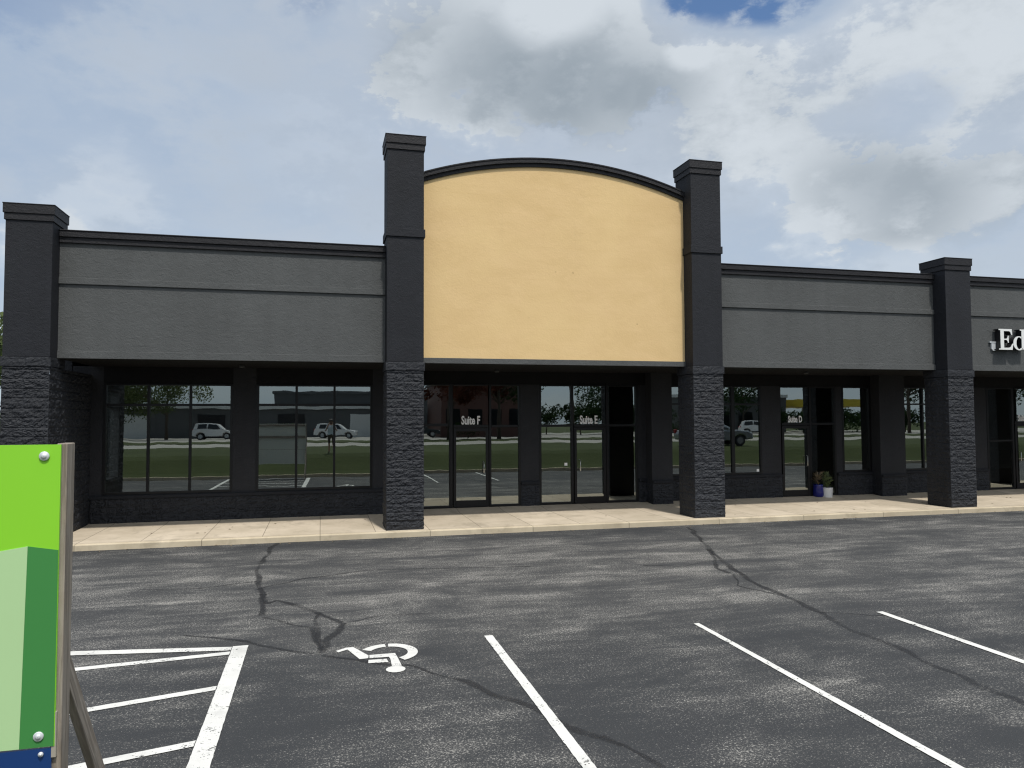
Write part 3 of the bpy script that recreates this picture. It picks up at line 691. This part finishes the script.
# ------------------------------------------------------------------ foreground sign on its wooden stand
PX, SYY = -1.045, 3.5
SG = empty('leasing_sign', (-2.2, SYY, 0), 'bright green and blue board sign bolted to weathered wooden posts', 'sign')
def flat(name, pts, mt, y0, parent, th=.002): 
    m = MB(); m.prism(pts, y0, y0+th); return obj(name, m, mt, parent)
L_ = PX-2.44
m = MB(); m.box(L_, PX, SYY, SYY+.012, 1.385, 2.612); pn = obj('panel', m, 'sign_lime', SG)
# facets printed on the panel, each a thin vinyl sheet
flat('facet', [(-1.158, 2.198), (PX-.001, 2.178), (PX-.003, 1.386), (-1.172, 1.386)], 'sign_forest', SYY-.002, pn)
flat('facet', [(-1.60, 2.13), (-1.1585, 2.198), (-1.1725, 1.386), (-1.60, 1.386)], 'sign_pale', SYY-.002, pn)
flat('facet', [(L_+.2, 2.05), (-1.6005, 2.13), (-1.6005, 1.386), (L_+.2, 1.386)], 'sign_pale', SYY-.002, pn)
m = MB(); m.box(L_, PX-.012, SYY+.001, SYY+.013, .70, 1.378); pn2 = obj('panel', m, 'sign_blue', SG); tag(pn2, 'blue lower panel')
def bolt(x, z, r, parent):
    m = MB(); c = Vector((x, SYY-.003, z))
    def ring(r_, y): return [(x+r_*math.cos(k*.3927), SYY+y, z+r_*math.sin(k*.3927)) for k in range(16)]
    rs = [ring(r, -.002), ring(r, -.006), ring(r*.86, -.008), ring(r*.52, -.008), ring(r*.46, -.011), ring(r*.3, -.0125), ring(.001, -.013)]
    o = len(m.v)
    for q in rs: m.v += [Vector(v) for v in q]
    for i in range(len(rs)-1):
        for k in range(16): m.f.append([o+i*16+k, o+i*16+(k+1) % 16, o+(i+1)*16+(k+1) % 16, o+(i+1)*16+k]); m.mi.append(0)
    obj('bolt', m, 'zinc', parent, smooth=True)
bolt(-1.105, 2.565, .0195, pn); bolt(-1.103, 1.43, .0195, pn); bolt(-1.093, 1.358, .010, pn2); bolt(L_+.06, 2.565, .0195, pn); bolt(L_+.06, 1.43, .0195, pn)
def board(name, a, b, w, d, up):
    a = Vector(a); b = Vector(b); z = (b-a).normalized(); y = Vector(up); x = y.cross(z).normalized(); y = z.cross(x)
    m = MB(); L = (b-a).length/2; m.box(-w/2, w/2, -d/2, d/2, -L, L); o = obj(name, m, 'weathered_wood', None, bevel=.004)
    o.parent = SG; o.matrix_local = Matrix.Translation((a+b)/2 - WORLD[SG.name]) @ Matrix((x, y, z)).transposed().to_4x4(); WORLD[o.name] = (a+b)/2
    return o
for xx in (PX, L_+.04):
    board('post', (xx, SYY+.066, 0), (xx, SYY+.066, 2.616), .040, .10, (0, 1, 0))
    board('brace', (xx+.001, SYY+.06, 1.72), (xx+.001, SYY+1.42, .02), .036, .09, (0, 1, 0))
board('crossbar', (L_+.1, SYY+.07, 1.98), (PX-.06, SYY+.07, 1.98), .09, .04, (0, 1, 0)); board('crossbar', (L_+.1, SYY+.07, 2.54), (PX-.06, SYY+.07, 2.54), .09, .04, (0, 1, 0))
flat('backing', [(L_, 1.386), (PX, 1.386), (PX, 2.611), (L_, 2.611)], 'sign_edge', SYY+.0125, pn); flat('backing', [(L_, .70), (PX-.012, .70), (PX-.012, 1.377), (L_, 1.377)], 'sign_edge', SYY+.0135, pn2)
m = MB(); m.box(PX-.012, PX+.005, SYY+.001, SYY+.016, 1.34, 1.52); tag(obj('splinter', m, 'shop_beige', SG), 'pale fresh split in the post')

# ------------------------------------------------------------------ street side, seen in the shop windows
def tree(name, loc, hgt, cr, n, lm, label, lean=0, seed=0, ls=.35, group=None):
    rr = random.Random(seed); e = empty(name, loc, label, 'tree', group); L = Vector(loc)
    m = MB(); th = hgt*.5; m.tube([L, L+Vector((lean*.3, 0, th*.5)), L+Vector((lean, .1, th)), L+Vector((lean, 0, hgt*.85))], [hgt*.022, hgt*.017, hgt*.012, hgt*.003], 8)
    ends = []
    for i in range(9):
        a = rr.uniform(0, 6.28); z0 = hgt*rr.uniform(.3, .65); q = L+Vector((lean, 0, z0)); t_ = q+Vector((math.cos(a)*cr*.75, math.sin(a)*cr*.75, hgt*rr.uniform(.1, .3)))
        m.tube([q, q.lerp(t_, .5)+Vector((0, 0, .2)), t_], [hgt*.008, hgt*.005, hgt*.002], 6); ends.append(t_)
    obj('trunk', m, 'bark', e, smooth=True)
    m = MB(); cl = [(L+Vector((lean, 0, hgt*.78)), cr*.6)] + [(q, cr*rr.uniform(.28, .48)) for q in ends] + [(L+Vector((rr.gauss(0, cr*.45), rr.gauss(0, cr*.45), hgt*rr.uniform(.4, .92))), cr*rr.uniform(.2, .4)) for _ in range(10)]
    for i in range(n):
        c, r = rr.choice(cl); d = Vector((rr.gauss(0, 1), rr.gauss(0, 1), rr.gauss(0, .8))).normalized()*r*rr.uniform(.45, 1)**.6; p = c+d
        nn = Vector((rr.gauss(0, 1), rr.gauss(0, 1), rr.gauss(.4, 1))).normalized(); u = nn.orthogonal().normalized(); v = nn.cross(u); s_ = ls*rr.uniform(.6, 1.3)
        m.add([p-u*s_*.5, p+v*s_*.3, p+u*s_*.5, p-v*s_*.3], [(0, 1, 2, 3)])
    obj('crown', m, lm, e)
    return e
tree('broadleaf_tree', (-18.6, 46, -.1), 8.2, 3.6, 6500, 'leaf_green', 'green broadleaf tree beyond the left end of the building', 0, 3, .30)
def tr(x, y, h, r, n, lm, label, seed, g='street trees across the road'): tree('street_tree', (x, y, 1.04), h, r, n, lm, label, 0, seed, .26 if n > 3000 else .34, g)
tr(-17.5, -49, 8.5, 4.2, 6000, 'leaf_green', 'green tree left of the depot, reflected in the far left shop window', 21)
tr(-24, -51, 8, 4.2, 6000, 'leaf_green', 'tree at the left end of the depot, reflected by the corner window', 22)
tr(17, -34, 10.5, 3.8, 3000, 'leaf_red', 'dark red leaved tree reflected in the first shop door', 23)
tr(11.5, -32, 8.5, 3.0, 3000, 'leaf_red', 'red leaved tree reflected left of the suite F lettering', 24)
tr(20.5, -35, 11, 3.6, 3000, 'leaf_dark', 'dark evergreen tree reflected in the sidelight beside suite F', 25)
tr(38, -60, 7, 4, 3000, 'leaf_dark', 'low dark tree reflected in the suite E door', 26)
tr(55.5, -52, 8, 4.5, 3000, 'leaf_dark', 'dark tree reflected in the window right of the tall pillar', 27)
for k, (x, y) in enumerate(((72, -40), (80, -42), (88, -40), (97, -41), (107, -43), (118, -40))):  # added row of trees, gives the right hand panes something dark to reflect
    tr(x, y, 11.5, 4.8, 3000, 'leaf_dark', 'tall dark tree in an added row across the road, darkening the right hand windows', 70+k, 'added dark tree row')
for k, (x, y) in enumerate(((29, -58), (33, -56), (37, -57), (41, -56), (45, -58), (60, -50), (65, -51), (70, -50), (75, -51), (80, -50))):  # low trees added so the glass reflects dark behind the door lettering
    tr(x, y, 3.9 if x < 50 else 3.0, 2.4, 1800, 'leaf_dark', 'low dense dark tree added beyond the road to darken the door reflections', 90+k, 'far hedge row')
for k, (x, y) in enumerate(((30, -31), (36, -31.5), (51, -31), (13, -30.5), (56, -31.5))):
    tree('shrub', (x, y, 1.06), 1.6, 1.3, 420, 'leaf_dark', 'rounded dark shrub on the verge across the road', 0, 40+k, .22, 'shrubs on the verge')
# long depot building
D = empty('depot_building', (-10, -62, 1.05), 'long low dark grey depot building across the road', 'building')
m = MB(); m.box(-60, 12, -74, -60, 1.05, 4.7); obj('wall', m, 'depot_grey', D)
m = MB(); m.box(-60.3, 12.3, -74.3, -59.7, 4.7, 5.05); obj('roof', m, 'depot_white', D)
for x in range(-52, 10, 9):
    m = MB(); m.box(x, x+3.2, -59.99, -59.93, 1.06, 4.0); obj('dock_door', m, 'depot_white' if (x//9) % 3 == 0 else 'trim_dark', D)
D = empty('warehouse', (0, -80, 1.05), 'tall dark blue grey warehouse rising behind the low depot', 'building')
m = MB(); m.box(-9, 20, -100, -80, 1.05, 7.4); obj('wall', m, 'depot_grey', D); m = MB(); m.box(-9.3, 20.3, -100.3, -79.7, 7.4, 7.8); obj('roof', m, 'depot_grey', D)
D = empty('brick_building', (18.5, -48, 1.05), 'dark red brick building across the road behind red trees', 'building')
m = MB(); m.box(13, 24, -62, -48, 1.05, 7.5); obj('wall', m, 'brick_red', D)
m = MB(); m.box(12.8, 24.2, -62.2, -47.8, 7.5, 7.8); obj('roof', m, 'trim_dark', D)
for k in range(4):
    m = MB(); m.box(13.6+k*2.6, 15.2+k*2.6, -47.99, -47.94, 2.2, 4.4); obj('window', m, 'car_glass', D)
D = empty('dark_shop', (56, -60, 1.05), 'low dark shop building with a flat roof across the road', 'building')
m = MB(); m.box(49, 66, -70, -58, 1.05, 6.3); obj('wall', m, 'depot_grey', D); m = MB(); m.box(48.8, 66.2, -70.2, -57.8, 6.3, 6.7); obj('roof', m, 'depot_white', D)
for k in range(4):
    m = MB(); m.box(50.5+k*3.8, 53+k*3.8, -57.99, -57.94, 1.8, 4.2); obj('window', m, 'car_glass', D)
D = empty('canopy', (75, -62, 1.05), 'yellow fascia canopy on four posts reflected in the suite D door', 'canopy')
m = MB(); m.box(67.5, 82, -68, -56, 4.9, 6.0); obj('canopy_roof', m, 'canopy_yellow', D)
for x, y in ((69, -58), (80, -58), (69, -66), (80, -66)):
    m = MB(); m.box(x-.25, x+.25, y-.25, y+.25, 1.05, 4.9); obj('post', m, 'depot_white', D)
D = empty('utility_pole', (25.5, -36, 1.05), 'wooden utility pole with a crossarm across the road', 'utility pole')
m = MB(); m.tube([(25.5, -36, 1), (25.5, -36, 12)], [.17, .12], 10); obj('pole', m, 'pole_wood', D); m = MB(); m.bar((24.3, -36.2, 11.2), (26.7, -36.2, 11.2), .12, .12); obj('crossarm', m, 'pole_wood', D)

def car(name, paint, label, group, suv=True):
    e = empty(name, (0, 0, 0), label, 'car', group)
    roof = 1.72 if suv else 1.45
    low = [(-2.3, .42), (-2.32, .75), (-2.25, 1.0), (-1.2, 1.05), (1.0, 1.02), (2.0, .92), (2.28, .75), (2.3, .42), (1.85, .36), (1.75, .62), (1.4, .74), (1.05, .62), (.95, .34), (-.95, .34), (-1.05, .62), (-1.4, .74), (-1.75, .62), (-1.85, .36)]
    m = MB(); m.prism(low, -.90, .90); b = obj('body', m, paint, e, bevel=.07)
    up = [(-2.18, 1.02), (-1.95, roof-.1), (-1.6, roof), (.1, roof), (.35, roof-.06), (1.1, 1.03)] if suv else [(-1.7, 1.02), (-1.1, roof-.05), (-.8, roof), (.0, roof), (.3, roof-.06), (1.1, 1.03)]
    m = MB(); n = len(up)
    vs = [(x, -.86+.16*(z-1.0)/.7, z) for x, z in up]+[(x, .86-.16*(z-1.0)/.7, z) for x, z in up]
    m.add(vs, [tuple(range(n)), tuple(range(2*n-1, n-1, -1))]+[(i, n+i, n+(i+1) % n, (i+1) % n) for i in range(n)]); obj('cabin', m, paint, e, bevel=.05)
    cxm = sum(x for x, z in up)/n
    for s in (-1, 1):
        for x0, x1 in ((-1.75, -.75), (-.68, .25)):
            m = MB(); m.add([(x0, s*.873, 1.1), (x1+(.42 if x1 > 0 else 0), s*.873, 1.1), (x1, s*(.875-.14), roof-.13), (x0+.12, s*(.875-.14), roof-.13)], [(0, 1, 2, 3)]); obj('side_window', m, 'car_glass', e)
        for wx in (-1.4, 1.4):
            m = MB()
            for y0, r_ in ((s*.68, .34),): m.tube([(wx, y0, .34), (wx, y0+s*.22, .34)], r_, 20)
            w = obj('wheel', m, 'rubber', e); m = MB(); m.tube([(wx, s*.89, .34), (wx, s*.915, .34)], .21, 14); obj('rim', m, 'car_silver', w)
        m = MB(); m.box(2.18, 2.31, s*.62-.17, s*.62+.17, .72, .86); obj('headlight', m, 'lamp_clear', e, bevel=.03); m = MB(); m.box(-2.33, -2.2, s*.72-.1, s*.72+.1, .8, 1.05); obj('tail_light', m, 'lamp_red', e, bevel=.02)
    return e
def place(e, x, y, a): e.location = (x, y, 1.062); e.rotation_euler = (0, 0, R(a)); return e
g_ = 'cars across the road'
w0 = car('parked_car', 'car_white', 'white SUV parked by the depot, reflected in the far left window', g_); 
for (x, y, a, lb) in ((.3, -47, 8, 'white SUV reflected in the second window near the photographer'), (54, -46, 20, 'white SUV reflected in the suite D door')):
    cp = copy_tree(w0); cp['label'] = lb; place(cp, x, y, a)
place(w0, -12.6, -50, 3)
d0 = car('parked_car', 'car_dark', 'dark green car right of the white SUV, reflected in the second window', g_, False)
cp = copy_tree(d0); cp['label'] = 'dark car in front of the flat roofed shop across the road'; place(cp, 62, -45, 175); place(d0, 10.5, -48, 0)
s0 = place(car('parked_car', 'car_silver', 'silver car in the near lot, reflected in the dark window beside the planters', g_, False), 24, -2, 0)
s0.location.z = 1.06

tree('shrub', (-16.6, 42, -.1), 3.6, 2.2, 2500, 'leaf_green', 'green bush under the tree at the left end of the building', 0, 61, .22)

# ------------------------------------------------------------------ the photographer on the grass bank, mirrored in the second window
def person():
    px_, py_, z0 = .10, -.46, 1.05
    P = empty('person', (px_, py_, z0), 'person in pale shirt and brown shorts on the grass bank holding up a phone', 'person')
    V = []; Ed = []; Rd = []
    def v(x, y, z, r): V.append((px_+x, py_+y, z0+z)); Rd.append(r); return len(V)-1
    def chain(a, *pts):
        for q in pts: b = v(*q); Ed.append((a, b)); a = b
        return a
    pel = v(0, 0, .96, .135); ch = chain(pel, (0, -.01, 1.10, .128), (0, -.01, 1.26, .138), (0, -.005, 1.40, .125))
    nk = chain(ch, (0, .0, 1.50, .055), (0, .015, 1.565, .066), (0, .02, 1.64, .092), (0, .015, 1.70, .09), (0, .01, 1.745, .05))
    for s in (-1, 1):
        chain(pel, (s*.10, 0, .88, .092), (s*.105, .01, .68, .076), (s*.11, .015, .49, .056), (s*.112, -.005, .34, .054), (s*.115, -.02, .10, .036), (s*.118, .0, .045, .042), (s*.125, .10, .035, .038), (s*.13, .17, .028, .026))
        w = chain(ch, (s*.17, 0, 1.42, .062), (s*.235, .05, 1.28, .045), (s*.27, .11, 1.16, .038), (s*.19, .22, 1.36, .034), (s*.115, .29, 1.52, .024))
        pm = chain(w, (s*.098, .305, 1.56, .028), (s*.09, .31, 1.59, .026))
        for k in range(4):
            zz = 1.575+.02*k
            chain(pm, (s*.085, .325, zz, .010), (s*.072, .345, zz+.004, .0085), (s*.05, .345-.002*k, zz+.006, .0075))
        chain(w, (s*.085, .295, 1.575, .011), (s*.065, .285, 1.60, .009), (s*.05, .285, 1.61, .008))
    me = bpy.data.meshes.new('body'); me.from_pydata(V, Ed, []); o = bpy.data.objects.new('body', me); COL.objects.link(o)
    o.modifiers.new('skin', 'SKIN'); sb = o.modifiers.new('sub', 'SUBSURF'); sb.levels = 1
    for i, d in enumerate(me.skin_vertices[0].data): d.radius = (Rd[i]*(1.25 if i in (0, 1, 2, 3) else 1), Rd[i]*(.85 if i in (0, 1, 2, 3) else 1)); d.use_root = i == 0
    bpy.context.view_layer.update()
    em = bpy.data.meshes.new_from_object(o.evaluated_get(bpy.context.evaluated_depsgraph_get())); bpy.data.objects.remove(o)
    m = MB(); m.v = [q.co.copy() for q in em.vertices]
    for p in em.polygons:
        c = p.center; z = c.z-z0; x = abs(c.x-px_); y = c.y-py_
        m.f.append(list(p.vertices)); m.mi.append(3 if z < .085 else 0 if z < .50 else 2 if z < .98 and y < .2 else 1 if (z < 1.475 and y < .13 and not (x > .24 and z < 1.2 and y > .12)) else 0)
    b = obj('body', m, ['skin', 'shirt_pale', 'shorts_brown', 'rubber'], P, smooth=True)
    m = MB(); c = Vector((px_, py_+.0, z0+1.70))
    m.lathe(c, [(.10, -.05), (.108, .0), (.10, .05), (.07, .085), (.0, .10)], 18); m.v = [q + Vector((0, -.012, 0)) for q in m.v]; obj('hair', m, 'hair_dark', P, smooth=True)
    for s in (-1, 1):
        m = MB(); m.lathe((px_+s*.034, py_+.103, z0+1.672), [(0, -.010), (.010, -.006), (.012, 0), (.010, .006), (0, .010)], 10); obj('eye', m, 'rubber', P, smooth=True)
        m = MB(); m.lathe((px_+s*.094, py_+.01, z0+1.655), [(0, -.03), (.012, -.02), (.015, 0), (.012, .02), (0, .03)], 10); obj('ear', m, 'skin', P, smooth=True)
    m = MB(); m.add([(px_-.014, py_+.105, z0+1.625), (px_+.014, py_+.105, z0+1.625), (px_, py_+.128, z0+1.63), (px_, py_+.10, z0+1.675)], [(0, 1, 2), (0, 2, 3), (1, 3, 2), (0, 3, 1)]); obj('nose', m, 'skin', P)
    m = MB(); m.box(px_-.024, px_+.024, py_+.098, py_+.108, z0+1.594, z0+1.602); obj('mouth', m, 'brick_red', P)
    m = MB(); m.box(px_-.075, px_+.075, py_+.322, py_+.330, z0+1.57, z0+1.645); tag(obj('phone', m, 'rubber', bevel=.003), 'black phone held sideways in the hands of the photographer', 'phone')
person()

# bits of leaf and grit blown against the kerb
m = MB(); rr = random.Random(5)
for i in range(150):
    x = rr.uniform(-7, 22); y, z = (KY - abs(rr.gauss(0, .12)) - .02, .006) if rr.random() < .7 else (rr.uniform(KY+.2, 20.2), SZ+.004)
    a = rr.uniform(0, 6.28); L = rr.uniform(.012, .045); w = L*rr.uniform(.3, .7)
    m.add([(x+L*math.cos(a), y+L*math.sin(a), z), (x-w*math.sin(a), y+w*math.cos(a), z+.012), (x-L*math.cos(a), y-L*math.sin(a), z+.002), (x+w*math.sin(a), y-w*math.cos(a), z+.008)], [(0, 1, 2, 3)])
tag(obj('leaf_litter', m, 'leaf_bronze'), 'scattered brown leaf bits and grit along the kerb', 'leaf litter', None, 'stuff')
